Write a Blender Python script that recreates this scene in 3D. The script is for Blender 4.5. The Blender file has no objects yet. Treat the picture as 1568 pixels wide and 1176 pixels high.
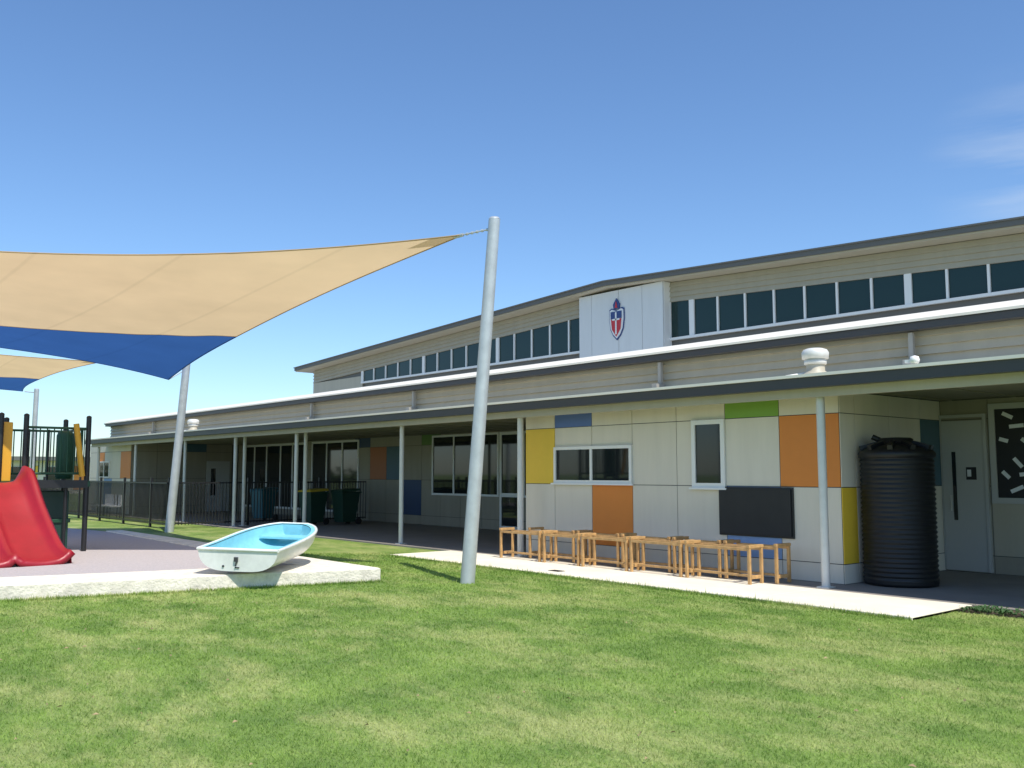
import bpy, math, random
import numpy as np
from mathutils import Vector, Matrix
random.seed(4); rng=np.random.default_rng(7)
sc=bpy.context.scene
# ------------------------------------------------------------ materials
def mat(name,col,rough=0.6,metal=0.0,var=0.0,scale=4.0,bump=0.0,bscale=60.0,col2=None,spec=None,streak=False):
    m=bpy.data.materials.new(name); m.use_nodes=True
    nt=m.node_tree; b=nt.nodes['Principled BSDF']
    b.inputs['Base Color'].default_value=(*col,1); b.inputs['Roughness'].default_value=rough
    b.inputs['Metallic'].default_value=metal
    if spec is not None: b.inputs['Specular IOR Level'].default_value=spec
    tc=nt.nodes.new('ShaderNodeTexCoord')
    if var>0 or col2:
        n=nt.nodes.new('ShaderNodeTexNoise'); n.inputs['Scale'].default_value=scale; n.inputs['Detail'].default_value=6
        n.inputs['Roughness'].default_value=0.65
        if streak:
            mp=nt.nodes.new('ShaderNodeMapping'); mp.inputs['Scale'].default_value=(3,3,.35)
            nt.links.new(tc.outputs['Object'],mp.inputs['Vector']); nt.links.new(mp.outputs[0],n.inputs['Vector'])
        else: nt.links.new(tc.outputs['Object'],n.inputs['Vector'])
        r=nt.nodes.new('ShaderNodeValToRGB')
        r.color_ramp.elements[0].position=0.3; r.color_ramp.elements[1].position=0.7
        c2=col2 if col2 else tuple(c*(1-var) for c in col)
        c1=col if col2 else tuple(min(1,c*(1+var*0.4)) for c in col)
        r.color_ramp.elements[0].color=(*c2,1); r.color_ramp.elements[1].color=(*c1,1)
        nt.links.new(n.outputs['Fac'],r.inputs['Fac']); nt.links.new(r.outputs['Color'],b.inputs['Base Color'])
    if bump>0:
        n2=nt.nodes.new('ShaderNodeTexNoise'); n2.inputs['Scale'].default_value=bscale; n2.inputs['Detail'].default_value=4
        nt.links.new(tc.outputs['Object'],n2.inputs['Vector'])
        bp=nt.nodes.new('ShaderNodeBump'); bp.inputs['Strength'].default_value=bump; bp.inputs['Distance'].default_value=0.02
        nt.links.new(n2.outputs['Fac'],bp.inputs['Height']); nt.links.new(bp.outputs['Normal'],b.inputs['Normal'])
    return m
M={}
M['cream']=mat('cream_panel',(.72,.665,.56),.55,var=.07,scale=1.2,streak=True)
M['cream_shade']=mat('cream_panel_shaded',(.33,.30,.235),.6,var=.10,scale=1.2,streak=True)  # cream panel again, darkened: recess and alcove shade painted into the colour
M['joint']=mat('joint_dark',(.10,.10,.09),.8)
M['orange']=mat('orange_panel',(.72,.235,.035),.5,var=.06,scale=2)
M['yellow']=mat('yellow_panel',(.84,.56,.05),.5,var=.06,scale=2)
M['green']=mat('green_panel',(.20,.38,.05),.5,var=.06,scale=2)
M['blue']=mat('blue_panel',(.10,.18,.46),.5,var=.06,scale=2)
M['teal']=mat('teal_panel',(.07,.14,.19),.5,var=.06)
M['lblue']=mat('light_blue_panel',(.20,.33,.58),.5,var=.06)
M['navy']=mat('navy_panel',(.03,.06,.14),.5)
M['orange_shade']=mat('orange_panel_shaded',(.42,.14,.05),.5,var=.06)  # orange panel with the recess shade mixed into its colour
M['green_shade']=mat('green_panel_shaded',(.12,.22,.05),.5,var=.06)  # green panel, colour lowered to imitate shade in the recess
M['tan']=mat('tan_cladding',(.47,.43,.335),.5,var=.08,scale=1.5,streak=True)
M['grey']=mat('grey_cladding',(.36,.35,.32),.45,var=.06)
M['dgrey']=mat('dark_steel',(.05,.05,.055),.45)
M['fascia']=mat('fascia_grey',(.13,.125,.115),.5)
M['roofw']=mat('roof_cream_metal',(.84,.79,.68),.45,var=.07,scale=1)
M['roofg']=mat('roof_sheet',(.50,.49,.46),.4,metal=.2,var=.06)
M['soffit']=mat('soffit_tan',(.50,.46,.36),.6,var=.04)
M['ceil']=mat('ceiling_tan_shaded',(.30,.28,.20),.7,var=.05)  # ceiling tan darkened to deepen the shade under the veranda
M['white']=mat('white_frame',(.80,.80,.78),.4)
M['boxw']=mat('white_panel',(.70,.71,.70),.5,var=.05,scale=1.5,streak=True)
M['glass']=mat('dark_glass',(.012,.016,.018),.04,spec=.6)
M['cglass']=mat('clerestory_glass',(.012,.035,.032),.12,spec=.4)
M['col']=mat('galvanised_column',(.66,.66,.63),.45,metal=.1,var=.08,scale=6)
M['galv']=mat('galvanised_post',(.52,.55,.56),.42,metal=.3,var=.16,scale=5)
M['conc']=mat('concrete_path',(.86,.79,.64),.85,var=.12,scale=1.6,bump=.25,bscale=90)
M['concs']=mat('concrete_veranda_shaded',(.27,.245,.22),.8,var=.16,scale=1.3,bump=.2)  # concrete colour carries the veranda shade
M['kerb']=mat('limestone_kerb',(.86,.79,.66),.9,var=.28,scale=5,bump=.7,bscale=28)
M['soft']=mat('softfall_surface',(.50,.45,.445),.95,var=.18,scale=30,bump=.5,bscale=160)
M['wood']=mat('pine_timber',(.56,.335,.135),.6,var=.35,scale=9)
M['black']=mat('black_steel',(.018,.018,.02),.4)
M['tank']=mat('black_polythene',(.008,.009,.011),.45,var=.2)
M['board']=mat('blackboard_slate',(.018,.019,.021),.6,var=.2)
M['soil']=mat('soil',(.13,.09,.06),.95,var=.4,scale=14,bump=1,bscale=50)
M['red']=mat('red_plastic_shaded',(.33,.010,.022),.42,var=.14,scale=3)  # red lowered to stand in for the sail's shadow on the slide
M['pgreen']=mat('play_green',(.012,.07,.035),.5)
M['pyel']=mat('play_yellow',(.70,.37,.03),.45)
M['bgreen']=mat('bin_green',(.012,.05,.035),.5)
M['bteal']=mat('bin_teal',(.02,.12,.16),.5)
M['byel']=mat('bin_lid_yellow',(.5,.38,.04),.5)
M['hull']=mat('gelcoat_white',(.78,.79,.75),.3,var=.14,scale=5)
M['hulli']=mat('gelcoat_turquoise',(.24,.60,.70),.45,var=.16,scale=6)
M['crest_r']=mat('crest_red',(.55,.03,.04),.4); M['crest_b']=mat('crest_navy',(.03,.06,.20),.4)
M['paper']=mat('paper_white',(.8,.82,.84),.7)
M['door']=mat('door_grey',(.48,.48,.46),.45)
M['silver']=mat('vent_aluminium',(.70,.70,.66),.45,metal=.1,var=.15)
M['leaf']=mat('dry_leaf',(.40,.30,.16),.8,var=.5,scale=3)
M['fol']=mat('foliage_far',(.045,.075,.03),.9,var=.5,scale=1.5)
M['clover']=mat('weed_leaf',(.05,.12,.03),.7,var=.4,scale=8)
def fabric(name,col,tw):
    m=bpy.data.materials.new(name); m.use_nodes=True; nt=m.node_tree; nt.nodes.clear()
    o=nt.nodes.new('ShaderNodeOutputMaterial'); mx=nt.nodes.new('ShaderNodeMixShader'); mx.inputs[0].default_value=tw
    d=nt.nodes.new('ShaderNodeBsdfDiffuse'); t=nt.nodes.new('ShaderNodeBsdfTranslucent')
    tc=nt.nodes.new('ShaderNodeTexCoord'); n=nt.nodes.new('ShaderNodeTexNoise'); n.inputs['Scale'].default_value=.9; n.inputs['Detail'].default_value=5
    r=nt.nodes.new('ShaderNodeValToRGB'); r.color_ramp.elements[0].position=.25; r.color_ramp.elements[1].position=.75
    r.color_ramp.elements[0].color=(*[c*.88 for c in col],1); r.color_ramp.elements[1].color=(*col,1)
    wv=nt.nodes.new('ShaderNodeTexWave'); wv.inputs['Scale'].default_value=.17; wv.bands_direction='Y'; wv.inputs['Distortion'].default_value=.3
    rr=nt.nodes.new('ShaderNodeValToRGB'); rr.color_ramp.elements[0].position=.0; rr.color_ramp.elements[1].position=.006
    rr.color_ramp.elements[0].color=(.92,.92,.92,1); rr.color_ramp.elements[1].color=(1,1,1,1)
    mu=nt.nodes.new('ShaderNodeMix'); mu.data_type='RGBA'; mu.blend_type='MULTIPLY'; mu.inputs['Factor'].default_value=1
    nt.links.new(tc.outputs['Object'],n.inputs['Vector']); nt.links.new(n.outputs['Fac'],r.inputs['Fac'])
    nt.links.new(tc.outputs['Object'],wv.inputs['Vector']); nt.links.new(wv.outputs['Fac'],rr.inputs['Fac'])
    nt.links.new(r.outputs['Color'],mu.inputs['A']); nt.links.new(rr.outputs['Color'],mu.inputs['B'])
    nt.links.new(mu.outputs['Result'],d.inputs['Color']); nt.links.new(mu.outputs['Result'],t.inputs['Color'])
    nt.links.new(d.outputs[0],mx.inputs[1]); nt.links.new(t.outputs[0],mx.inputs[2]); nt.links.new(mx.outputs[0],o.inputs['Surface'])
    return m
M['sbeige']=fabric('sail_beige',(.77,.57,.33),.56)
M['sblue']=fabric('sail_blue',(.045,.13,.36),.5)
M['sedge']=fabric('sail_hem',(.60,.44,.25),.3)
def grassmat(name,dark,light,dry,blade=False):
    m=bpy.data.materials.new(name); m.use_nodes=True; nt=m.node_tree; b=nt.nodes['Principled BSDF']
    b.inputs['Roughness'].default_value=.6; b.inputs['Specular IOR Level'].default_value=.35
    tc=nt.nodes.new('ShaderNodeTexCoord')
    mpp=nt.nodes.new('ShaderNodeMapping'); mpp.inputs['Rotation'].default_value=(0,0,.45); mpp.inputs['Scale'].default_value=(1,2.1,1)
    nt.links.new(tc.outputs['Object'],mpp.inputs['Vector'])
    def noise(s,d=5,rr=.6,st=False):
        n=nt.nodes.new('ShaderNodeTexNoise'); n.inputs['Scale'].default_value=s; n.inputs['Detail'].default_value=d; n.inputs['Roughness'].default_value=rr
        nt.links.new(mpp.outputs[0] if st else tc.outputs['Object'],n.inputs['Vector']); return n
    a=noise(1.3,7,.72); r=nt.nodes.new('ShaderNodeValToRGB')
    r.color_ramp.elements[0].position=.38; r.color_ramp.elements[1].position=.62
    r.color_ramp.elements[0].color=(*dark,1); r.color_ramp.elements[1].color=(*light,1)
    nt.links.new(a.outputs['Fac'],r.inputs['Fac'])
    c=noise(.55,7,.75,True); r2=nt.nodes.new('ShaderNodeValToRGB'); r2.color_ramp.elements[0].position=.47; r2.color_ramp.elements[1].position=.62
    r2.color_ramp.elements[0].color=(0,0,0,1); r2.color_ramp.elements[1].color=(.85,.85,.85,1)
    nt.links.new(c.outputs['Fac'],r2.inputs['Fac'])
    mx=nt.nodes.new('ShaderNodeMix'); mx.data_type='RGBA'
    nt.links.new(r2.outputs['Color'],mx.inputs['Factor']); nt.links.new(r.outputs['Color'],mx.inputs['A']); mx.inputs['B'].default_value=(*dry,1)
    f=noise(38,3,.7); r3=nt.nodes.new('ShaderNodeMapRange'); r3.inputs['From Min'].default_value=.3; r3.inputs['From Max'].default_value=.7
    r3.inputs['To Min'].default_value=.66; r3.inputs['To Max'].default_value=1.28
    nt.links.new(f.outputs['Fac'],r3.inputs['Value'])
    mm=nt.nodes.new('ShaderNodeVectorMath'); mm.operation='SCALE'
    nt.links.new(mx.outputs['Result'],mm.inputs[0]); nt.links.new(r3.outputs['Result'],mm.inputs['Scale'])
    nt.links.new(mm.outputs[0],b.inputs['Base Color'])
    if blade:
        tr=nt.nodes.new('ShaderNodeBsdfTranslucent'); ms=nt.nodes.new('ShaderNodeMixShader'); ms.inputs[0].default_value=.4
        nt.links.new(mm.outputs[0],tr.inputs['Color']); nt.links.new(b.outputs[0],ms.inputs[1]); nt.links.new(tr.outputs[0],ms.inputs[2])
        nt.links.new(ms.outputs[0],nt.nodes['Material Output'].inputs['Surface'])
    else:
        bp=nt.nodes.new('ShaderNodeBump'); bp.inputs['Strength'].default_value=.5; bp.inputs['Distance'].default_value=.03
        nt.links.new(f.outputs['Fac'],bp.inputs['Height']); nt.links.new(bp.outputs['Normal'],b.inputs['Normal'])
    return m
M['grass']=grassmat('lawn_ground',(.14,.225,.045),(.235,.335,.075),(.38,.41,.15))
M['blade']=grassmat('grass_blades',(.19,.32,.06),(.34,.48,.105),(.54,.58,.22),True)
# ------------------------------------------------------------ builder
class B:
    def __init__(s): s.v=[];s.f=[];s.mi=[];s.m=[];s.sm=[]
    def mid(s,m):
        mm=M[m]
        if mm not in s.m: s.m.append(mm)
        return s.m.index(mm)
    def add(s,vs,fs,m,smooth=False):
        o=len(s.v); s.v+= [tuple(v) for v in vs]; k=s.mid(m)
        for f in fs: s.f.append([i+o for i in f]); s.mi.append(k); s.sm.append(smooth)
    def box(s,x0,x1,y0,y1,z0,z1,m,T=None):
        vs=[Vector((x,y,z)) for z in (z0,z1) for y in (y0,y1) for x in (x0,x1)]
        if T: vs=[T@v for v in vs]
        s.add(vs,[(0,2,3,1),(4,5,7,6),(0,1,5,4),(2,6,7,3),(0,4,6,2),(1,3,7,5)],m)
    def cyl(s,p0,p1,r,m,n=12,r1=None,smooth=True):
        p0=Vector(p0);p1=Vector(p1);r1=r if r1 is None else r1
        d=(p1-p0).normalized(); a=d.orthogonal().normalized(); b=d.cross(a)
        vs=[];
        for p,rr in((p0,r),(p1,r1)):
            for i in range(n):
                t=2*math.pi*i/n; vs.append(p+(a*math.cos(t)+b*math.sin(t))*rr)
        s.add(vs,[(i,(i+1)%n,n+(i+1)%n,n+i) for i in range(n)],m,smooth)
        s.add(vs[:n],[tuple(range(n))[::-1]],m); s.add(vs[n:],[tuple(range(n))],m)
    def beam(s,p0,p1,w,h,m):
        p0=Vector(p0);p1=Vector(p1); d=(p1-p0).normalized(); up=Vector((0,0,1))
        if abs(d.z)>.95: up=Vector((0,1,0))
        a=d.cross(up).normalized()*w/2; b=a.cross(d).normalized()*h/2
        vs=[p+sa*a+sb*b for p in(p0,p1) for sa,sb in((-1,-1),(1,-1),(1,1),(-1,1))]
        s.add(vs,[(0,3,2,1),(4,5,6,7),(0,1,5,4),(1,2,6,5),(2,3,7,6),(3,0,4,7)],m)
    def lathe(s,prof,loc,m,n=40,smooth=True):
        vs=[];L=Vector(loc)
        for r,z in prof:
            for i in range(n):
                t=2*math.pi*i/n; vs.append(L+Vector((r*math.cos(t),r*math.sin(t),z)))
        fs=[(k*n+i,k*n+(i+1)%n,(k+1)*n+(i+1)%n,(k+1)*n+i) for k in range(len(prof)-1) for i in range(n)]
        s.add(vs,fs,m,smooth)
    def poly(s,pts,m): s.add(pts,[tuple(range(len(pts)))],m)
    def prism(s,pts,y0,y1,m):
        n=len(pts); vs=[(x,y0,z) for x,z in pts]+[(x,y1,z) for x,z in pts]
        s.add(vs,[tuple(range(n)),tuple(range(2*n-1,n-1,-1))]+[(i,i+n,(i+1)%n+n,(i+1)%n) for i in range(n)],m)
    def make(s,name,parent=None,bevel=0):
        me=bpy.data.meshes.new(name); me.from_pydata(s.v,[],s.f)
        for m in s.m: me.materials.append(m)
        me.polygons.foreach_set('material_index',s.mi); me.polygons.foreach_set('use_smooth',s.sm); me.update()
        ob=bpy.data.objects.new(name,me); sc.collection.objects.link(ob)
        if parent: ob.parent=parent
        if bevel:
            b=ob.modifiers.new('bevel','BEVEL'); b.width=bevel; b.segments=2; b.limit_method='ANGLE'; b.angle_limit=math.radians(50)
        return ob
def empty(name):
    e=bpy.data.objects.new(name,None); sc.collection.objects.link(e); return e
# ------------------------------------------------------------ ground
g=B(); g.poly([(-900,-700,0),(700,-700,0),(700,900,0),(-900,900,0)],'grass'); g.make('lawn')
def fx(y): return -11.95-(7.6-y)*.262
def in_play(x,y): return (y<7.75) & (x< -11.93-(7.6-y)*0.262)
N=400000
D=4.6+ (rng.random(N)**1.0)*14.5; L=(rng.random(N)*2-1)*.60*D
X=-.762*D+.647*L; Y=.647*D+.762*L
# extra tufts along the hard edges
ne=9000; ye=rng.random(ne)*9-1.4; xe=fx(ye)+.02+np.abs(rng.normal(0,.03,ne))
nf=9000; xf=-15.5+rng.random(nf)*10.4; yf=10.04-np.abs(rng.normal(0,.025,nf))
X=np.concatenate([X,xe,xf]);Y=np.concatenate([Y,ye,yf])
edge=np.concatenate([np.zeros(N),np.ones(ne+nf)])
D=-.762*X+.647*Y
ok=(~in_play(X,Y)) & ((Y<10.045)|((X>-5.07)&(Y<11.2))|((X<-15.5)&(Y<11.85)))
X=X[ok];Y=Y[ok];D=D[ok];edge=edge[ok];n=len(X)
tall=np.where(rng.random(n)<.03,1.6,1.0)*(1+edge*rng.random(n)*1.6)
h=(.012+.018*rng.random(n))*tall; w=(.0020+.0016*rng.random(n))*np.clip(D/6,1,2.6); a=rng.random(n)*6.283
lx=(rng.random(n)-.5)*.05; ly=(rng.random(n)-.5)*.05
V=np.zeros((n,3,3)); V[:,0,0]=X-w*np.cos(a);V[:,0,1]=Y-w*np.sin(a)
V[:,1,0]=X+w*np.cos(a);V[:,1,1]=Y+w*np.sin(a); V[:,2,0]=X+lx;V[:,2,1]=Y+ly;V[:,2,2]=h
me=bpy.data.meshes.new('grass_blades'); me.vertices.add(3*n); me.vertices.foreach_set('co',V.reshape(-1))
me.loops.add(3*n); me.loops.foreach_set('vertex_index',np.arange(3*n,dtype=np.int32))
me.polygons.add(n); me.polygons.foreach_set('loop_start',np.arange(0,3*n,3,dtype=np.int32)); me.polygons.foreach_set('loop_total',np.full(n,3,dtype=np.int32))
me.materials.append(M['blade']); me.update(calc_edges=True)
sc.collection.objects.link(bpy.data.objects.new('grass',me))
lf=B()
for _ in range(130):
    d=random.uniform(5,12.5); l=random.uniform(-.55,.55)*d; x=-.762*d+.647*l; y=.647*d+.762*l
    if in_play(x,y) or y>9.9: continue
    t=random.random()*6.28; s=random.uniform(.010,.026); z=.028
    lf.poly([(x+s*math.cos(t),y+s*math.sin(t),z),(x-s*.4*math.sin(t),y+s*.4*math.cos(t),z+.012),(x-s*math.cos(t),y-s*math.sin(t),z),(x+s*.4*math.sin(t),y-s*.4*math.cos(t),z+.004)],'leaf')
lf.make('fallen_leaves')
p=B()
for i in range(5):
    x1=-5.1-i*2.09; x0=x1-2.08
    p.box(x0,x1,10.06,11.55,-.1,.035,'conc')
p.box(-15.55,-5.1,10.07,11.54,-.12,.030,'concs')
p.make('concrete_path',bevel=.006)
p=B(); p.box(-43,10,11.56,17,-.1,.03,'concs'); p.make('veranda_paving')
p=B(); p.box(-5.08,6,11.1,11.55,-.1,.025,'soil'); p.make('garden_bed')
p=B()
for _ in range(260):
    x=random.uniform(-5.0,-2.0); y=11.1+random.random()**2*.4
    for k in range(5):
        a=random.random()*6.28; l=random.uniform(.03,.08); zz=random.uniform(.03,.08)
        p.poly([(x,y,.02),(x+l*math.cos(a)-.012*math.sin(a),y+l*math.sin(a)+.012*math.cos(a),zz),(x+l*1.3*math.cos(a),y+l*1.3*math.sin(a),zz*.8),(x+l*math.cos(a)+.012*math.sin(a),y+l*math.sin(a)-.012*math.cos(a),zz)],'clover')
p.make('garden_weeds')
dr=B(); dr.box(-11.3,-11.05,10.35,10.5,.036,.041,'dgrey')
for i in range(5): dr.box(-11.285+i*.048,-11.26+i*.048,10.36,10.49,.041,.044,'black')
dr.make('drain_grate')
p=B()
def slab(b,pts,z0,z1,m):
    n=len(pts); vs=[(x,y,z0) for x,y in pts]+[(x,y,z1) for x,y in pts]
    b.add(vs,[tuple(range(n))[::-1],tuple(range(n,2*n))]+[(i,(i+1)%n,(i+1)%n+n,i+n) for i in range(n)],m)
quads=[[(fx(-6),-6),(fx(7.6),7.6),(fx(6.7)-1.0,6.9),(fx(-6)-1.0,-6)],
       [(fx(7.6),7.6),(-24,7.75),(-24,7.35),(fx(6.7)-1.0,6.9)]]
slab(p,quads[0][::-1],-.05,.21,'kerb'); slab(p,quads[1][::-1],-.05,.209,'kerb')
p.make('limestone_kerb',bevel=.02)
p=B(); slab(p,[(fx(-6)-1.0,-6),(-38,-6),(-34,6),(-24,7.35),(fx(6.7)-1.0,6.9)],-.05,.19,'soft'); p.make('playground_surface')
# ------------------------------------------------------------ building
bld=empty('school_building')
XR=9.0
def grid(b,axis,const,us,zs,colors,default='cream'):
    for i in range(len(us)-1):
        for j in range(len(zs)-1):
            c=colors.get((i,j),default); g_=.006
            if axis=='x': b.box(us[i]+g_,us[i+1]-g_,const-.012,const-.002,zs[j]+g_,zs[j+1]-g_,c)
            else: b.box(const+.002,const+.012,us[i]+g_,us[i+1]-g_,zs[j]+g_,zs[j+1]-g_,c)
Z=[.03,.31,1.40,2.47,2.79]
w=B()
w.box(-14.05,-7.2,12.3,16.75,0,2.8,'joint')
grid(w,'x',12.3,[-14.05,-13.2,-12.2,-11.2,-10.2,-9.2,-8.2,-7.2],Z,{(0,2):'yellow',(1,3):'blue',(5,3):'green',(6,2):'orange',(2,1):'orange',(5,1):'lblue'})
grid(w,'y',-7.2,[12.29,12.7,13.7,14.7,15.4],Z,{(0,1):'yellow',(3,2):'teal'})
w.box(-7.2,XR,15.4,17,0,2.8,'joint')
grid(w,'x',15.4,[-7.18,-6.42]+[-4.2+i for i in range(13)],Z,{(1,1):'tan'},'cream_shade')
w.box(-42.6,-14.05,16.7,17.2,0,2.8,'joint')
grid(w,'x',16.7,[-37.4,-36.9]+[-36+i for i in range(22)]+[-14.06],Z,{(11,2):'orange_shade',(12,2):'teal',(13,1):'navy',(14,3):'green_shade',(10,3):'navy'},'cream_shade')
w.box(-42.6,-37.4,12.3,17,0,2.8,'joint')
grid(w,'y',-37.4,[12.3,13.3,14.3,15.3,16.4],Z,{(2,3):'teal'},'cream_shade')
grid(w,'x',12.3,[-42.6,-41.6,-40.6,-39.6,-38.6,-37.4],Z,{(1,2):'orange',(2,1):'lblue',(4,2):'orange'})
w.make('panel_walls',bld)
r=B()
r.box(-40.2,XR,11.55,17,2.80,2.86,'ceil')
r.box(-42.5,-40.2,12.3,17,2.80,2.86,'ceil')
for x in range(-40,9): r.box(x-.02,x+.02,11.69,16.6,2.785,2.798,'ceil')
r.add([(-40.3,11.42,2.95),(XR,11.42,2.95),(XR,13.0,3.06),(-40.3,13.0,3.06),(-40.3,11.42,2.93),(XR,11.42,2.93),(XR,13.0,3.04),(-40.3,13.0,3.04)],[(0,1,2,3),(4,7,6,5),(0,4,5,1),(0,3,7,4)],'roofw')
r.box(-40.3,XR,11.40,11.54,2.78,2.925,'dgrey')
r.box(-40.32,XR,11.36,11.40,2.925,2.966,'roofw')
r.box(-40.2,XR,11.62,11.68,2.66,2.80,'tan')
r.box(-40.32,-40.3,11.40,13,2.78,2.93,'white')
r.make('veranda_roof',bld)
m_=B()
m_.box(-42.3,XR,13.05,26,2.86,3.70,'grey')
nb=5; z0=3.02; dz=.66/nb
for k in range(nb):
    a0=z0+k*dz
    m_.add([(-42.3,12.97,a0),(XR,12.97,a0),(XR,13.025,a0+dz),(-42.3,13.025,a0+dz),(-42.3,13.05,a0),(XR,13.05,a0)],[(0,1,2,3),(0,4,5,1)],'tan')
m_.box(-42.3,XR,12.76,12.96,3.62,3.725,'dgrey')  # gutter strip, dark to draw the shadow line below the flashing
m_.add([(-42.4,12.72,3.728),(XR,12.72,3.728),(XR,12.72,3.765),(-42.4,12.72,3.765),(XR,13.05,3.90),(-42.4,13.05,3.90)],[(0,1,2,3),(3,2,4,5)],'roofw')
m_.add([(-42.4,13.05,3.90),(XR,13.05,3.90),(XR,17.1,3.91),(-42.4,17.1,3.91)],[(0,1,2,3)],'roofg')
m_.poly([(-42.4,12.72,3.728),(-42.4,12.72,3.765),(-42.4,13.05,3.90),(-42.4,26,3.91),(-42.4,26,3.62),(-42.4,12.96,3.62)],'dgrey')
m_.make('lower_roof',bld)
pb=B()
for x in (-6.38,-11.05,-18.9,-24.05,-36.8):
    pb.box(x-.035,x+.035,12.86,12.93,3.06,3.60,'grey'); pb.box(x-.22,x+.26,12.50,12.78,3.03,3.10,'grey')
    pb.box(x-.06,x+.06,12.72,12.95,3.10,3.20,'grey')
pb.make('roof_brackets',bld,bevel=.005)
for x in (-7.37,-30.5):
    v=B()
    v.lathe([(.21,2.97),(.18,3.03),(.13,3.07),(.13,3.20)],(x,12.0,0),'tan',28)
    v.lathe([(.125,3.16),(.155,3.165),(.16,3.22),(.13,3.225),(.13,3.24),(.185,3.245),(.192,3.33),(.165,3.375),(.11,3.395),(0,3.40)],(x,12.0,0),'silver',28)
    v.cyl((x-.12,12,3.05),(x-.3,11.7,2.99),.02,'silver',8)
    v.make('roof_vent',bld)
cl=B()
for x,y,rr in ((-7.19,11.8,.060),(-13.65,11.8,.060),(-17.75,11.8,.052),(-22.8,11.8,.052),(-22.95,12.15,.052),(-26.66,11.8,.052),(-26.9,12.2,.052),(-30.6,11.8,.052),(-35.4,11.8,.052),(-39.8,11.8,.052),(-1.5,11.8,.058),(4,11.8,.058)):
    cl.cyl((x,y,.02),(x,y,2.80),rr,'col',16)
    cl.box(x-.09,x+.09,y-.09,y+.09,.03,.045,'col')
cl.make('veranda_columns',bld)
wi=B()
def win(b,x0,x1,z0,z1,y,mull=(),fr=.05,m='white',gl='glass'):
    b.box(x0,x0+fr,y-.05,y-.005,z0,z1,m); b.box(x1-fr,x1,y-.05,y-.005,z0,z1,m)
    b.box(x0+fr,x1-fr,y-.05,y-.005,z0,z0+fr,m); b.box(x0+fr,x1-fr,y-.05,y-.005,z1-fr,z1,m)
    b.box(x0+fr,x1-fr,y-.025,y-.018,z0+fr,z1-fr,gl)
    for q in mull: b.box(q-fr/2,q+fr/2,y-.048,y-.026,z0+fr,z1-fr,m)
win(wi,-13.2,-11.2,1.42,2.10,12.3,(-12.2,),.055)
win(wi,-9.86,-9.2,1.37,2.47,12.3,(),.075)
wi.box(-13.25,-11.15,12.22,12.25,1.39,1.42,'white'); wi.box(-9.9,-9.16,12.22,12.25,1.34,1.37,'white')
yb=16.7
win(wi,-23.4,-20.2,.95,2.75,yb,(-22.3,-21.25),.06)
win(wi,-20.15,-19.2,.08,2.75,yb,(),.08); wi.box(-20.1,-19.25,yb-.052,yb-.027,.95,1.06,'white')
win(wi,-19.15,-15,.95,2.75,yb,(-18,-17,-16),.06)
win(wi,-31.0,-27.7,.25,2.75,yb,(-29.9,-28.8),.07)
win(wi,-36.9,-31.5,.25,2.75,yb,(-35.8,-34.7,-33.5,-32.5),.08)
win(wi,-41.3,-39.9,1.42,2.1,12.3,(-40.6,),.05)
win(wi,-6.40,-4.2,1.13,2.70,15.4,(),.09,'door','board')
pts=[];tries=0
while len(pts)<34 and tries<3000:
    tries+=1
    x=random.uniform(-6.2,-4.4); z=random.uniform(1.28,2.52)
    if all((x-q[0])**2+(z-q[1])**2>.19**2 for q in pts): pts.append((x,z))
for x,z in pts:
    a=random.uniform(-.7,.9); l=random.uniform(.06,.11)
    T=Matrix.Translation((x,15.372,z))@Matrix.Rotation(a,4,'Y')
    wi.box(-l,l,-.002,.0,-.03,.03,'paper',T)
wi.make('windows',bld)
d=B()
d.box(-7.16,-6.50,15.35,15.385,.05,2.45,'door'); d.box(-7.0,-6.94,15.343,15.35,.85,1.95,'glass'); d.box(-6.78,-6.62,15.343,15.35,1.5,1.7,'board'); d.box(-6.76,-6.70,15.338,15.343,1.55,1.66,'paper')
d.box(-7.03,-7.01,15.30,15.34,1.0,1.25,'silver'); d.box(-7.18,-7.165,15.34,15.386,.05,2.5,'door'); d.box(-6.49,-6.44,15.33,15.386,.05,2.5,'door'); d.box(-7.18,-6.44,15.33,15.386,2.5,2.55,'door')
d.box(-37.385,-37.35,15.32,16.3,.05,2.1,'door'); d.box(-37.35,-37.345,15.5,15.7,.7,1.8,'glass')
d.make('doors',bld)
AX=-15.9; SL=.047
def rz(x,o=0): return 6.35-SL*abs(x-AX)+o
h=B()
h.prism([(-31.5,3.9),(0,3.9),(0,rz(0,-.2)),(AX,rz(AX,-.2)),(-31.5,rz(-31.5,-.2))],17.0,26,'fascia')
h.make('clerestory_wall',bld)
hb=B()
WT=-.64
for (xa,xb) in ((-31.5,AX),(AX,0)):
    nb=4; H0=WT; dzz=(-.17-WT)/nb
    for k in range(nb):
        o0=WT+k*dzz
        hb.add([(xa,16.92,rz(xa,o0)),(xb,16.92,rz(xb,o0)),(xb,16.965,rz(xb,o0+dzz)),(xa,16.965,rz(xa,o0+dzz)),(xa,16.99,rz(xa,o0)),(xb,16.99,rz(xb,o0))],[(0,1,2,3),(0,4,5,1)],'tan')
hb.box(-31.5,-28.0,16.94,16.99,4.0,rz(-31.5,WT),'tan')
hb.make('clerestory_cladding',bld)
cw=B(); SILL=4.77
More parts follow.
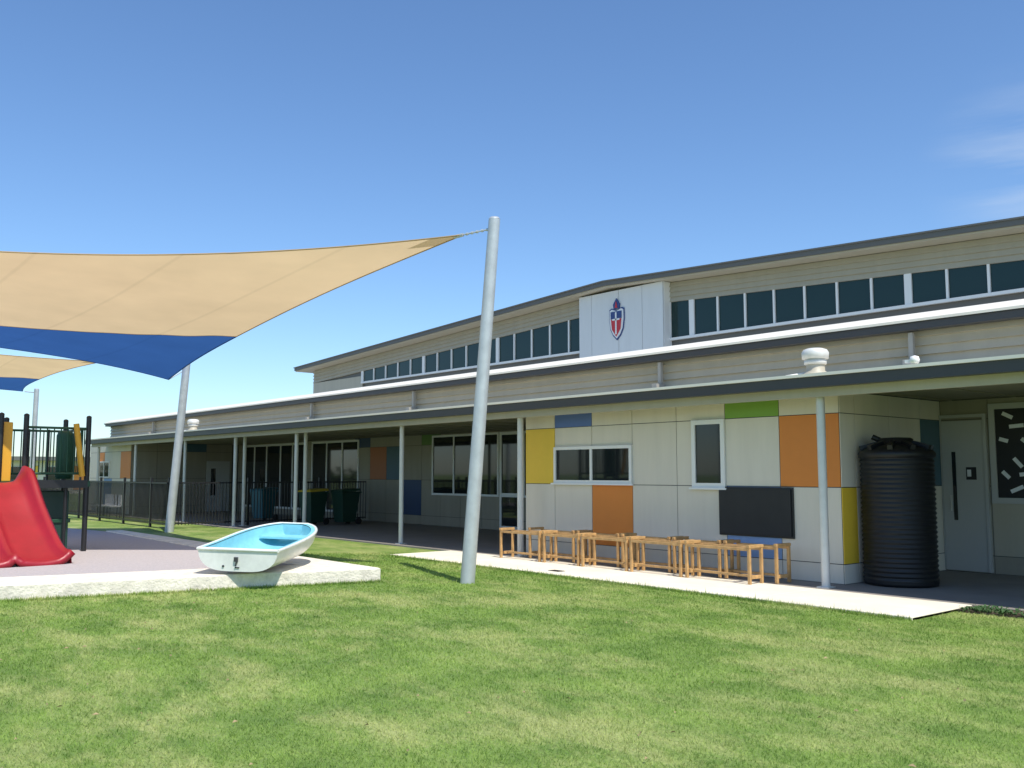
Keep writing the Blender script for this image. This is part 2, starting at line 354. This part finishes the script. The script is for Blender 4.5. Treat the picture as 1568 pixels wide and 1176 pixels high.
def cpane(x0,x1,fr0):
    cw.add([(x0,16.97,SILL),(x1,16.97,SILL),(x1,16.97,rz(x1,WT)),(x0,16.97,rz(x0,WT))],[(0,1,2,3)],'cglass')
    cw.add([(x0-fr0/2,16.93,SILL),(x0+fr0/2,16.93,SILL),(x0+fr0/2,16.93,rz(x0,WT)),(x0-fr0/2,16.93,rz(x0,WT)),
            (x0+fr0/2,16.97,SILL),(x0+fr0/2,16.97,rz(x0,WT))],[(0,1,2,3),(1,4,5,2)],'white')
x=-28.0; i=0
while x< -17.1:
    cpane(x,min(x+.74,-17.02),.13 if i%5==0 else .045); x+=.74; i+=1
x=-14.2; cpane(-14.2,-13.55,.05); x=-13.55; i=0
while x<-.2:
    cpane(x,x+.735,.14 if i%7==0 else .045); x+=.735; i+=1
cw.box(-28.05,-17.02,16.91,16.99,SILL-.06,SILL,'white'); cw.box(-14.18,0,16.91,16.99,SILL-.06,SILL,'white')
cw.make('clerestory_windows',bld)
rf=B()
for (xa,xb) in ((-32.1,AX),(AX,.6)):
    P=[(xa,rz(xa,-.13)),(xb,rz(xb,-.13)),(xb,rz(xb,-.03)),(xa,rz(xa,-.03))]
    rf.prism(P,16.45,16.5,'fascia')
    rf.prism([(xa,rz(xa,-.16)),(xb,rz(xb,-.16)),(xb,rz(xb,-.031)),(xa,rz(xa,-.031))],16.5,27,'soffit')
    rf.prism([(xa-.03 if xa<AX-1 else xa,rz(xa,-.03)),(xb,rz(xb,-.03)),(xb,rz(xb)),(xa-.03 if xa<AX-1 else xa,rz(xa))],16.42,27.1,'fascia')
rf.make('high_roof',bld)
eb=B()
eb.box(-17.0,-14.2,16.72,17.0,3.95,6.11,'grey')
ed=[-17.0,-16.55,-15.62,-14.85,-14.2]
for a_,b_ in zip(ed[:-1],ed[1:]): eb.box(a_+.006,b_-.006,16.70,16.715,3.95,6.105,'boxw')
eb.box(-14.198,-14.185,16.72,16.99,3.95,6.10,'white')
eb.make('emblem_bay',bld)
cr=B(); cx=-15.66; cz=5.33
def shield(s,dz=0,yy=16.69,m='white',top=.28):
    pts=[(-.23,top),(-.16,top+.03),(0,top-.02),(.16,top+.03),(.23,top),(.235,.05),(.20,-.18),(.12,-.33),(0,-.44),(-.12,-.33),(-.20,-.18),(-.235,.05)]
    P=[(cx+x*s,z*s+cz+dz) for x,z in pts][::-1]
    cr.prism(P,yy-.012,yy+.005,m)
shield(1.08,m='crest_b',yy=16.69); shield(.97,m='white',yy=16.675)
cr.prism([(cx-.17,cz+.05),(cx+.17,cz+.05),(cx+.14,cz-.2),(cx,cz-.38),(cx-.14,cz-.2)],16.648,16.66,'crest_r')
cr.prism([(cx-.18,cz+.06),(cx+.18,cz+.06),(cx+.18,cz+.24),(cx-.18,cz+.24)],16.648,16.66,'crest_b')
cr.box(cx-.022,cx+.022,16.64,16.647,cz-.33,cz+.22,'white'); cr.box(cx-.12,cx+.12,16.64,16.647,cz+.02,cz+.06,'white')
cr.prism([(cx-.09,cz+.31),(cx+.09,cz+.31),(cx+.11,cz+.42),(cx,cz+.57),(cx-.11,cz+.42)],16.66,16.695,'crest_b')
cr.prism([(cx-.045,cz+.33),(cx+.045,cz+.33),(cx,cz+.50)],16.65,16.66,'crest_r')
cr.make('school_crest',bld)
s=B(); sx=-5.62; s.lathe([(0,3.0),(.05,3.01),(.062,3.05),(.05,3.095),(0,3.11)],(sx,11.42,-.03),'white',16); s.box(sx-.12,sx-.02,11.40,11.46,2.99,3.03,'white'); s.make('security_camera')
s=B(); s.box(-9.3,-8.0,12.235,12.26,.66,1.36,'board'); s.box(-9.33,-7.97,12.26,12.285,.63,1.39,'black'); s.make('blackboard',bevel=.003)
# ------------------------------------------------------------ water tank
TX=-6.70
t=B(); prof=[(0,.04),(.49,.04),(.50,.08)]
for k in range(26*4+1):
    z=.10+k*1.72/104; prof.append((.495+.011*math.sin(k*math.pi/2),z))
prof+=[(.52,1.83),(.525,1.88),(.50,1.92),(.42,1.97),(.25,2.02),(.235,2.02),(.235,2.09),(.2,2.11),(0,2.12)]
t.lathe(prof,(TX,12.95,0),'tank',56)
for k in range(10):
    a=k*math.pi/5; t.beam((TX+.25*math.cos(a),12.95+.25*math.sin(a),2.02),(TX+.49*math.cos(a),12.95+.49*math.sin(a),1.95),.07,.09,'tank')
t.cyl((TX,12.95,1.98),(TX-.28,12.8,2.13),.04,'tank')
t.make('water_tank')
# ------------------------------------------------------------ trestles: two nested rows of long low frames
def trestle(x0,x1,y0=11.28,y1=11.66,H=.55,rot=0):
    b=B(); z=.036; s=.042
    T=Matrix.Translation(((x0+x1)/2,(y0+y1)/2,0))@Matrix.Rotation(rot,4,'Z')@Matrix.Translation((-(x0+x1)/2,-(y0+y1)/2,0))
    def bx(*a): b.box(*a,'wood',T)
    for x in (x0,x1):
        for y in (y0,y1): bx(x-s/2,x+s/2,y-s/2,y+s/2,z,z+H-.045)
        bx(x-s/2-.004,x+s/2+.004,y0-.03,y1+.03,z+H-.043,z+H)
        bx(x-.014,x+.014,y0+s/2,y1-s/2,z+.07,z+.12)
    for y in (y0,y1): bx(x0+s/2,x1-s/2,y-.018,y+.018,z+H-.085,z+H-.045)
    ym=(y0+y1)/2; bx(x0+.02,x1-.02,ym-.018,ym+.018,z+.085,z+.12)
    b.make('wooden_trestle',bevel=.004)
for (a_,b_) in ((-13.58,-12.50),(-12.38,-11.52),(-11.41,-10.42),(-10.31,-9.30),(-9.19,-8.05)):
    trestle(a_,b_,11.26,11.54,.55,random.uniform(-.02,.02))
for (a_,b_) in ((-13.2,-12.02),(-11.9,-10.95),(-10.84,-9.85),(-9.74,-8.86),(-8.75,-7.86)):
    trestle(a_,b_,11.64,11.94,.56,random.uniform(-.02,.02))
# ------------------------------------------------------------ sail posts
def post(b0,b1,r0,r1):
    b=B(); b.cyl(b0,b1,r0,'galv',24,r1); b1=Vector(b1); b.lathe([(r1,0),(r1*.8,.03),(0,.04)],b1,'galv',24)
    return b
pt=Vector((-10.78,8.80,5.45)); pbm=Vector((-11.02,8.49,-.1))
b=post(pbm,pt,.108,.088)
at=pbm.lerp(pt,.975)
C1=Vector((-11.3,8.6,5.28)); nl=12
for k in range(nl):
    q0=at.lerp(C1,k/nl); q1=at.lerp(C1,(k+.8)/nl); b.cyl(q0,q1,.012 if k%2 else .022,'galv',6)
b.cyl(at-Vector((0,0,.02)),at+Vector((-.12,-.05,-.01)),.018,'galv',8)
b.make('shade_sail_post')
b=post((-25.75,9.55,-.1),(-25.35,9.75,4.85),.12,.10)
C2=Vector((-25.5,9.30,4.16)); b.cyl(C2,(-25.45,9.65,4.4),.015,'galv',6); b.make('shade_sail_post')
b=post((-43.9,10.3,-.1),(-43.7,10.3,5.2),.11,.10); b.cyl((-43.7,10.3,5.05),(-44.0,9.9,5.1),.02,'galv',6); b.make('shade_sail_post')
def sail(name,c1,c2,c3,c4,seam0,seam1,k=.06,sag=.16):
    b=B(); n=48; vs=[]; ks=int(n*seam0)
    for i in range(n+1):
        for j in range(n+1):
            w_=j/n; sm=seam0+(seam1-seam0)*w_
            s=(i/ks*sm) if i<=ks else sm+(i-ks)/(n-ks)*(1-sm)
            w2=w_+k*4*s*(1-s)*(1-2*w_); s2=s+k*4*w_*(1-w_)*(1-2*s)
            p=(c1*(1-s2)+c2*s2)*(1-w2)+(c4*(1-s2)+c3*s2)*w2
            p=p.copy(); p.z-=sag*16*s*(1-s)*w_*(1-w_)*.5+sag*.5*(4*w_*(1-w_))*(1-s)+.06*4*s*(1-s)
            p.z+=.012*math.sin(w_*40+s*9)*4*s*(1-s)*(1-w_)**3
            vs.append(p)
    fb=[];fl=[];fc=[]
    for i in range(n):
        for j in range(n):
            f=(i*(n+1)+j,(i+1)*(n+1)+j,(i+1)*(n+1)+j+1,i*(n+1)+j+1)
            if i<2 and j<2: fc.append(f)
            else: (fb if i<ks else fl).append(f)
    b.add(vs,fb,'sbeige',True)
    for mname,ff in (('sblue',fl),('sedge',fc)):
        k2=b.mid(mname)
        for f in ff: b.f.append(list(f)); b.mi.append(k2); b.sm.append(True)
    for i in range(n):
        for q,(a_,c_) in enumerate(((vs[i*(n+1)],vs[(i+1)*(n+1)]),(vs[i],vs[i+1]),(vs[n*(n+1)+i],vs[n*(n+1)+i+1]))):
            b.cyl(a_,c_,.013,'sblue' if (q==2 or (q==0 and i>=ks)) else 'sedge',5)
    for j in range(n): b.cyl(vs[ks*(n+1)+j],vs[ks*(n+1)+j+1],.010,'sedge',5)
    d=(vs[2*(n+1)+2]-vs[0]); b.cyl(vs[0],vs[0]+d*.15,.03,'galv',8)
    return b.make(name)
C3=Vector((-30.8,3.9,5.45)); C4=Vector((-17.5,1.2,5.17))
sail('shade_sail',C1,C2,C3,C4,.56,.63)
E1=Vector((-31.5,9.3,5.2)); E2=Vector((-43.9,9.8,5.1)); E3=Vector((-52,2,5.9)); E4=Vector((-38,1.5,6.4))
sail('shade_sail',E1,E2,E3,E4,.5,.5)
b=B(); b.cyl(E1,(-25.4,9.75,4.8),.012,'galv',6); b.make('sail_cable')
for q in ((C4,(-17.9,.8)),(C3,(-31.3,3.5)),(E3,(-52.4,1.7)),(E4,(-38.2,1.2))):
    b=post((q[1][0],q[1][1],-.1),(q[1][0],q[1][1],q[0].z+.25),.11,.1); b.cyl(q[0],(q[1][0],q[1][1],q[0].z+.1),.015,'galv',6); b.make('shade_sail_post')
# ------------------------------------------------------------ dinghy
def dinghy():
    b=B(); n=22; m=18; Ln=2.25
    def hw(t): return .61*(1-.06*(1-t)**2)*(1-.86*max(0,(t-.35)/.65)**3.0)**.5
    def sheer(t): return .35+.10*t*t
    def keel(t): return .05+.16*max(0,(t-.5)/.5)**2.2
    def ring(t,tt,ins,dk):
        out=[]; W=max(.02,hw(t)-ins); zt=sheer(t); zk=min(keel(t)+dk,zt-.01)
        for j in range(m+1):
            a=math.pi*(j/m); c=math.cos(a); s=math.sin(a)
            y=W*math.copysign(abs(c)**.5,c)*(1-.13*s); z=zt-(zt-zk)*(s**.62)
            out.append(Vector((tt*Ln,y,z)))
        return out
    ts=[(i/n)**.85 for i in range(n+1)]
    O=[ring(t,t,0,0) for t in ts]; I=[ring(t,.03+t*.935,.065,.04) for t in ts]
    def loft(R,mt,flip=False):
        vs=[v for r_ in R for v in r_]; k=m+1
        fs=[(i*k+j,i*k+j+1,(i+1)*k+j+1,(i+1)*k+j) for i in range(len(R)-1) for j in range(m)]
        b.add(vs,[f[::-1] for f in fs] if flip else fs,mt,True)
    loft(O,'hull'); loft(I,'hulli',True)
    up=Vector((0,0,.012))
    for side in (0,m):
        for i in range(n):
            b.cyl(O[i][side],O[i+1][side],.024,'hull',8)
            a_,c_,d_,e_=O[i][side],O[i+1][side],I[i+1][side],I[i][side]
            b.add([a_+up,c_+up,d_+up,e_+up],[(0,1,2,3)],'hulli')
    for R,I_ in ((O[0],I[0]),(O[n],I[n])):
        b.add(R,[tuple(range(m+1))],'hull'); b.add(I_,[tuple(range(m+1))[::-1]],'hulli')
        b.cyl(R[0],R[m],.024,'hull',8)
        b.add([R[0]+up,R[m]+up,I_[m]+up,I_[0]+up],[(0,1,2,3)],'hulli')
    b.box(1.75,2.05,-.38,.38,.27,.30,'hulli')
    b.box(-.03,0,-.012,.04,.19,.25,'dgrey'); b.cyl((-.02,0,.2),(-.02,.02,.13),.010,'dgrey',6); b.box(-.012,0,-.03,.03,.10,.115,'dgrey')
    b.cyl((-.012,.2,.12),(-.001,.2,.12),.016,'dgrey',10)
    return b.make('dinghy')
bo=dinghy()
hd=math.atan2(1.6,-1.5)
bo.matrix_world=Matrix.Translation((-12.38,5.55,.205))@Matrix.Rotation(hd,4,'Z')@Matrix.Rotation(math.radians(-3.4),4,'Y')@Matrix.Rotation(math.radians(1.5),4,'X')
# ------------------------------------------------------------ fence
def fence(pts,H=1.35,step=.1):
    b=B()
    for (xa,ya),(xb,yb_) in zip(pts[:-1],pts[1:]):
        a_=Vector((xa,ya,0)); c_=Vector((xb,yb_,0)); l=(c_-a_).length; k=int(l/step)
        b.beam(a_+Vector((0,0,H-.03)),c_+Vector((0,0,H-.03)),.04,.04,'black'); b.beam(a_+Vector((0,0,.15)),c_+Vector((0,0,.15)),.04,.04,'black')
        for i in range(k+1):
            p_=a_.lerp(c_,i/k); pst=(i%24==0)
            b.beam(p_+Vector((0,0,.0 if pst else .1)),p_+Vector((0,0,H+.12 if pst else H)),.065 if pst else .02,.065 if pst else .02,'black')
    b.make('metal_fence')
fence([(-43,10.0),(-27.2,10.0)]); fence([(-27.2,10.05),(-27.1,16.6)]); fence([(-43,10.0),(-60,7)],step=.14)
def bin_(x,y,rot,c,lid):
    b=B(); T=Matrix.Translation((x,y,.04))@Matrix.Rotation(rot,4,'Z')
    def P(l): return [T@Vector(v) for v in l]
    q=[(-.22,-.25,.08),(.22,-.25,.08),(.22,.22,.08),(-.22,.22,.08),(-.29,-.34,1.0),(.29,-.34,1.0),(.29,.34,1.0),(-.29,.34,1.0)]
    b.add(P(q),[(3,2,1,0),(0,1,5,4),(1,2,6,5),(2,3,7,6),(3,0,4,7)],c)
    b.box(-.30,.30,-.35,.35,.95,1.0,c,T)
    b.add(P([(-.31,-.37,1.0),(.31,-.37,1.0),(.31,.36,1.03),(-.31,.36,1.03),(-.29,-.33,1.05),(.29,-.33,1.05),(.29,.34,1.1),(-.29,.34,1.1)]),[(0,1,5,4),(1,2,6,5),(2,3,7,6),(3,0,4,7),(4,5,6,7)],lid)
    for sx_ in(-1,1): b.cyl(T@Vector((sx_*.24,.3,.1)),T@Vector((sx_*.30,.3,.1)),.1,'black',16)
    b.cyl(T@Vector((-.25,.42,.98)),T@Vector((.25,.42,.98)),.02,c,8)
    b.make('wheelie_bin',bevel=.01)
bin_(-25.9,14.0,.2,'bgreen','byel'); bin_(-25.5,14.9,.1,'bgreen','bgreen'); bin_(-29.3,14.0,.3,'bteal','bteal')
cb=B()
for i in range(5):
    x=-34.5-i*.35; cb.box(x-.2,x+.2,10.6,11.0,.42,.46,'paper'); cb.box(x-.2,x+.2,10.98,11.02,.46,.85,'paper')
    for dx in(-.18,.18):
        for yy in (10.63,10.97): cb.cyl((x+dx,yy,0),(x+dx,yy,.42),.014,'black',6)
cb.make('outdoor_chairs')
# ------------------------------------------------------------ play structure
ps=empty('playground_slide_tower')
b=B()
PX=(-18.2,-19.7)
for x in PX:
    for y in (5.2,4.15,3.75,2.6): b.cyl((x,y,.1),(x,y,2.62),.045,'black',12); b.lathe([(.05,0),(.04,.03),(0,.045)],(x,y,2.62),'black',12)
for y in (4.9,4.55): b.cyl((-19.7,y,1.4),(-19.7,y,2.45),.02,'black',8)
b.cyl((-18.2,4.85,.1),(-18.2,4.85,1.4),.03,'black',10)
b.make('posts',ps)
b=B(); b.box(-19.75,-18.15,2.55,5.25,1.36,1.46,'pgreen'); b.box(-18.15,-18.12,4.15,5.2,1.34,1.48,'black'); b.make('deck',ps)
b=B()
for z in (2.42,1.6):
    b.cyl((-18.2,4.15,z),(-18.2,5.2,z),.022,'pgreen',8); b.cyl((-19.7,5.2,z),(-18.2,5.2,z),.022,'pgreen',8); b.cyl((-19.7,2.6,z),(-19.7,5.2,z),.022,'pgreen',8)
for i in range(1,9): b.cyl((-18.2,4.15+i*1.05/9,1.6),(-18.2,4.15+i*1.05/9,2.42),.012,'pgreen',6)
for i in range(1,13): b.cyl((-19.7+i*1.5/13,5.2,1.6),(-19.7+i*1.5/13,5.2,2.42),.012,'pgreen',6)
for i in range(1,20): b.cyl((-19.7,2.6+i*2.6/20,1.6),(-19.7,2.6+i*2.6/20,2.42),.012,'pgreen',6)
b.make('railings',ps)
b=B()
b.lathe([(.13,1.5),(.15,1.55),(.15,2.3),(.12,2.38),(0,2.4)],(-18.75,4.95,0),'pgreen',20)
b.box(-18.28,-18.24,3.76,3.95,1.46,2.5,'pyel'); b.box(-18.28,-18.22,2.65,2.9,1.46,2.5,'pyel')
b.cyl((-18.12,5.1,1.55),(-18.08,4.95,2.5),.05,'pyel',10)
b.box(-19.3,-18.5,4.35,5.0,.2,1.28,'bgreen'); b.box(-19.33,-18.47,4.32,5.03,.7,.78,'pgreen')
b.make('play_panels',ps,bevel=.015)
b=B(); ns=40; nc=28; vs=[]
for i in range(ns+1):
    t=i/ns; x=-18.15+t*2.35
    zc=.27+1.17*(0.5+0.5*math.cos(math.pi*min(1,t*1.06)))+.06*math.sin(t*11)*(1-t)
    for j in range(nc+1):
        u=j/nc; yy=2.75+u*1.35*(1+.17*t)
        e=abs(u-.5)*2
        rim=.26*(max(0,(e-.78)/.22))**1.6*(1-.55*t) + .10*max(0,1-abs(u-.5)/.07)
        vs.append((x+ .06*(1-e*e)*t,yy,zc+rim+.02*math.cos(u*4*math.pi)))
fs=[(i*(nc+1)+j,(i+1)*(nc+1)+j,(i+1)*(nc+1)+j+1,i*(nc+1)+j+1) for i in range(ns) for j in range(nc)]
b.add(vs,fs,'red',True)
ob=b.make('slide_chute',ps); so=ob.modifiers.new('s','SOLIDIFY'); so.thickness=.10; so.offset=-1
b=B()
for off in (0,1):
    top=[];bot=[]
    for i in range(ns+1):
        t=i/ns; v=vs[i*(nc+1)+(nc if off else 0)]; top.append(Vector(v)); bot.append(Vector((v[0],v[1]+(.02 if off else -.02),max(.19,v[2]-.42*(1-t*.5)))))
    P=top+bot; k=ns+1
    b.add(P,[(i,i+1,k+i+1,k+i) for i in range(ns)],'red',True)
b.make('slide_sides',ps)
# ------------------------------------------------------------ distance
b=B()
for i in range(2600):
    x=-150-random.random()*25; y=-60+random.random()*150; hh=3.2+1.6*math.sin(y*.13)+1.0*math.sin(y*.41+1)
    z=random.random()*max(.8,hh); s=random.uniform(.5,1.1)
    v=[Vector((x,y,z))+Vector([random.uniform(-s,s) for _ in range(3)]) for _ in range(4)]
    b.add(v,[(0,1,2),(0,2,3)],'fol')
b.make('tree_line')
b=B(); b.box(-95,-80,8,24,0,2.6,'cream'); b.box(-96,-79,7,25,2.6,2.9,'fascia')
for i in range(4): b.box(-79.99,-79.95,9+i*3.6,11+i*3.6,1,2.1,'glass'); b.box(-79.99,-79.95,11.1+i*3.6,12+i*3.6,.3,2.2,['orange','lblue','yellow','orange'][i])
b.make('distant_classroom')
b=B()
for x,y in((-40,5.5),(-40,6.7),(-41.5,5.5),(-41.5,6.7)): b.cyl((x,y,0),(x,y,2.4),.06,'lblue',10)
b.box(-41.5,-40,5.5,6.7,1.2,1.3,'pgreen'); b.add([(-41.7,5.3,2.4),(-39.8,5.3,2.4),(-39.8,6.9,2.4),(-41.7,6.9,2.4),(-40.75,6.1,3.0)],[(0,1,4),(1,2,4),(2,3,4),(3,0,4)],'lblue')
b.add([(-40,5.6,1.3),(-40,6.4,1.3),(-38.2,6.4,.2),(-38.2,5.6,.2)],[(0,1,2,3)],'pyel'); b.make('play_fort')
# ------------------------------------------------------------ world, sun, camera
sd=Vector((.62,-.12,1)).normalized(); el=math.asin(sd.z); az=math.atan2(sd.x,sd.y)
wd=bpy.data.worlds.new("World"); sc.world=wd; wd.use_nodes=True; nt=wd.node_tree; bg=nt.nodes['Background']
sk=nt.nodes.new('ShaderNodeTexSky'); sk.sky_type='NISHITA'; sk.sun_disc=False; sk.sun_elevation=el; sk.sun_rotation=az
sk.air_density=1.0; sk.dust_density=.4; sk.ozone_density=2.6
hs=nt.nodes.new('ShaderNodeHueSaturation'); hs.inputs['Saturation'].default_value=1.04; hs.inputs['Value'].default_value=1.08
tint=nt.nodes.new('ShaderNodeMix'); tint.data_type='RGBA'; tint.blend_type='MULTIPLY'; tint.inputs['Factor'].default_value=1; tint.inputs['B'].default_value=(.86,1.0,1.14,1)
nt.links.new(sk.outputs[0],hs.inputs['Color']); nt.links.new(hs.outputs[0],tint.inputs['A'])
tc=nt.nodes.new('ShaderNodeTexCoord'); mp=nt.nodes.new('ShaderNodeMapping'); mp.inputs['Scale'].default_value=(2.5,2.5,22)
n=nt.nodes.new('ShaderNodeTexNoise'); n.inputs['Scale'].default_value=2.0; n.inputs['Detail'].default_value=8; n.inputs['Roughness'].default_value=.55
nt.links.new(tc.outputs['Generated'],mp.inputs['Vector']); nt.links.new(mp.outputs[0],n.inputs['Vector'])
rp=nt.nodes.new('ShaderNodeValToRGB'); rp.color_ramp.elements[0].position=.42; rp.color_ramp.elements[1].position=.75
rp.color_ramp.elements[0].color=(0,0,0,1); rp.color_ramp.elements[1].color=(.36,.36,.36,1)
nt.links.new(n.outputs['Fac'],rp.inputs['Fac'])
ds=nt.nodes.new('ShaderNodeVectorMath'); ds.operation='DISTANCE'; ds.inputs[1].default_value=(-.33,.90,.285)
nt.links.new(tc.outputs['Generated'],ds.inputs[0])
mr=nt.nodes.new('ShaderNodeMapRange'); mr.interpolation_type='SMOOTHSTEP'; mr.inputs['From Min'].default_value=.01; mr.inputs['From Max'].default_value=.10; mr.inputs['To Min'].default_value=1; mr.inputs['To Max'].default_value=0
nt.links.new(ds.outputs['Value'],mr.inputs['Value'])
ml=nt.nodes.new('ShaderNodeMath'); ml.operation='MULTIPLY'; nt.links.new(rp.outputs['Color'],ml.inputs[0]); nt.links.new(mr.outputs[0],ml.inputs[1])
mx=nt.nodes.new('ShaderNodeMix'); mx.data_type='RGBA'; nt.links.new(ml.outputs[0],mx.inputs['Factor']); nt.links.new(tint.outputs['Result'],mx.inputs['A']); mx.inputs['B'].default_value=(5,5.6,6.3,1)
nt.links.new(mx.outputs['Result'],bg.inputs['Color']); bg.inputs['Strength'].default_value=.145
su=bpy.data.lights.new('sun','SUN'); su.energy=4.9; su.angle=math.radians(.5); su.color=(1,.95,.86)
so=bpy.data.objects.new('sun',su); sc.collection.objects.link(so); so.rotation_euler=sd.to_track_quat('Z','Y').to_euler()
cam=bpy.data.cameras.new('camera'); cam.sensor_width=36; cam.lens=32.83; cam.clip_end=3000
co=bpy.data.objects.new('camera',cam); sc.collection.objects.link(co); co.location=(0,0,1.6)
co.rotation_euler=(math.radians(90+5.47),0,math.radians(49.67)); sc.camera=co
sc.view_settings.view_transform='Standard'; sc.view_settings.look='None'; sc.view_settings.exposure=0
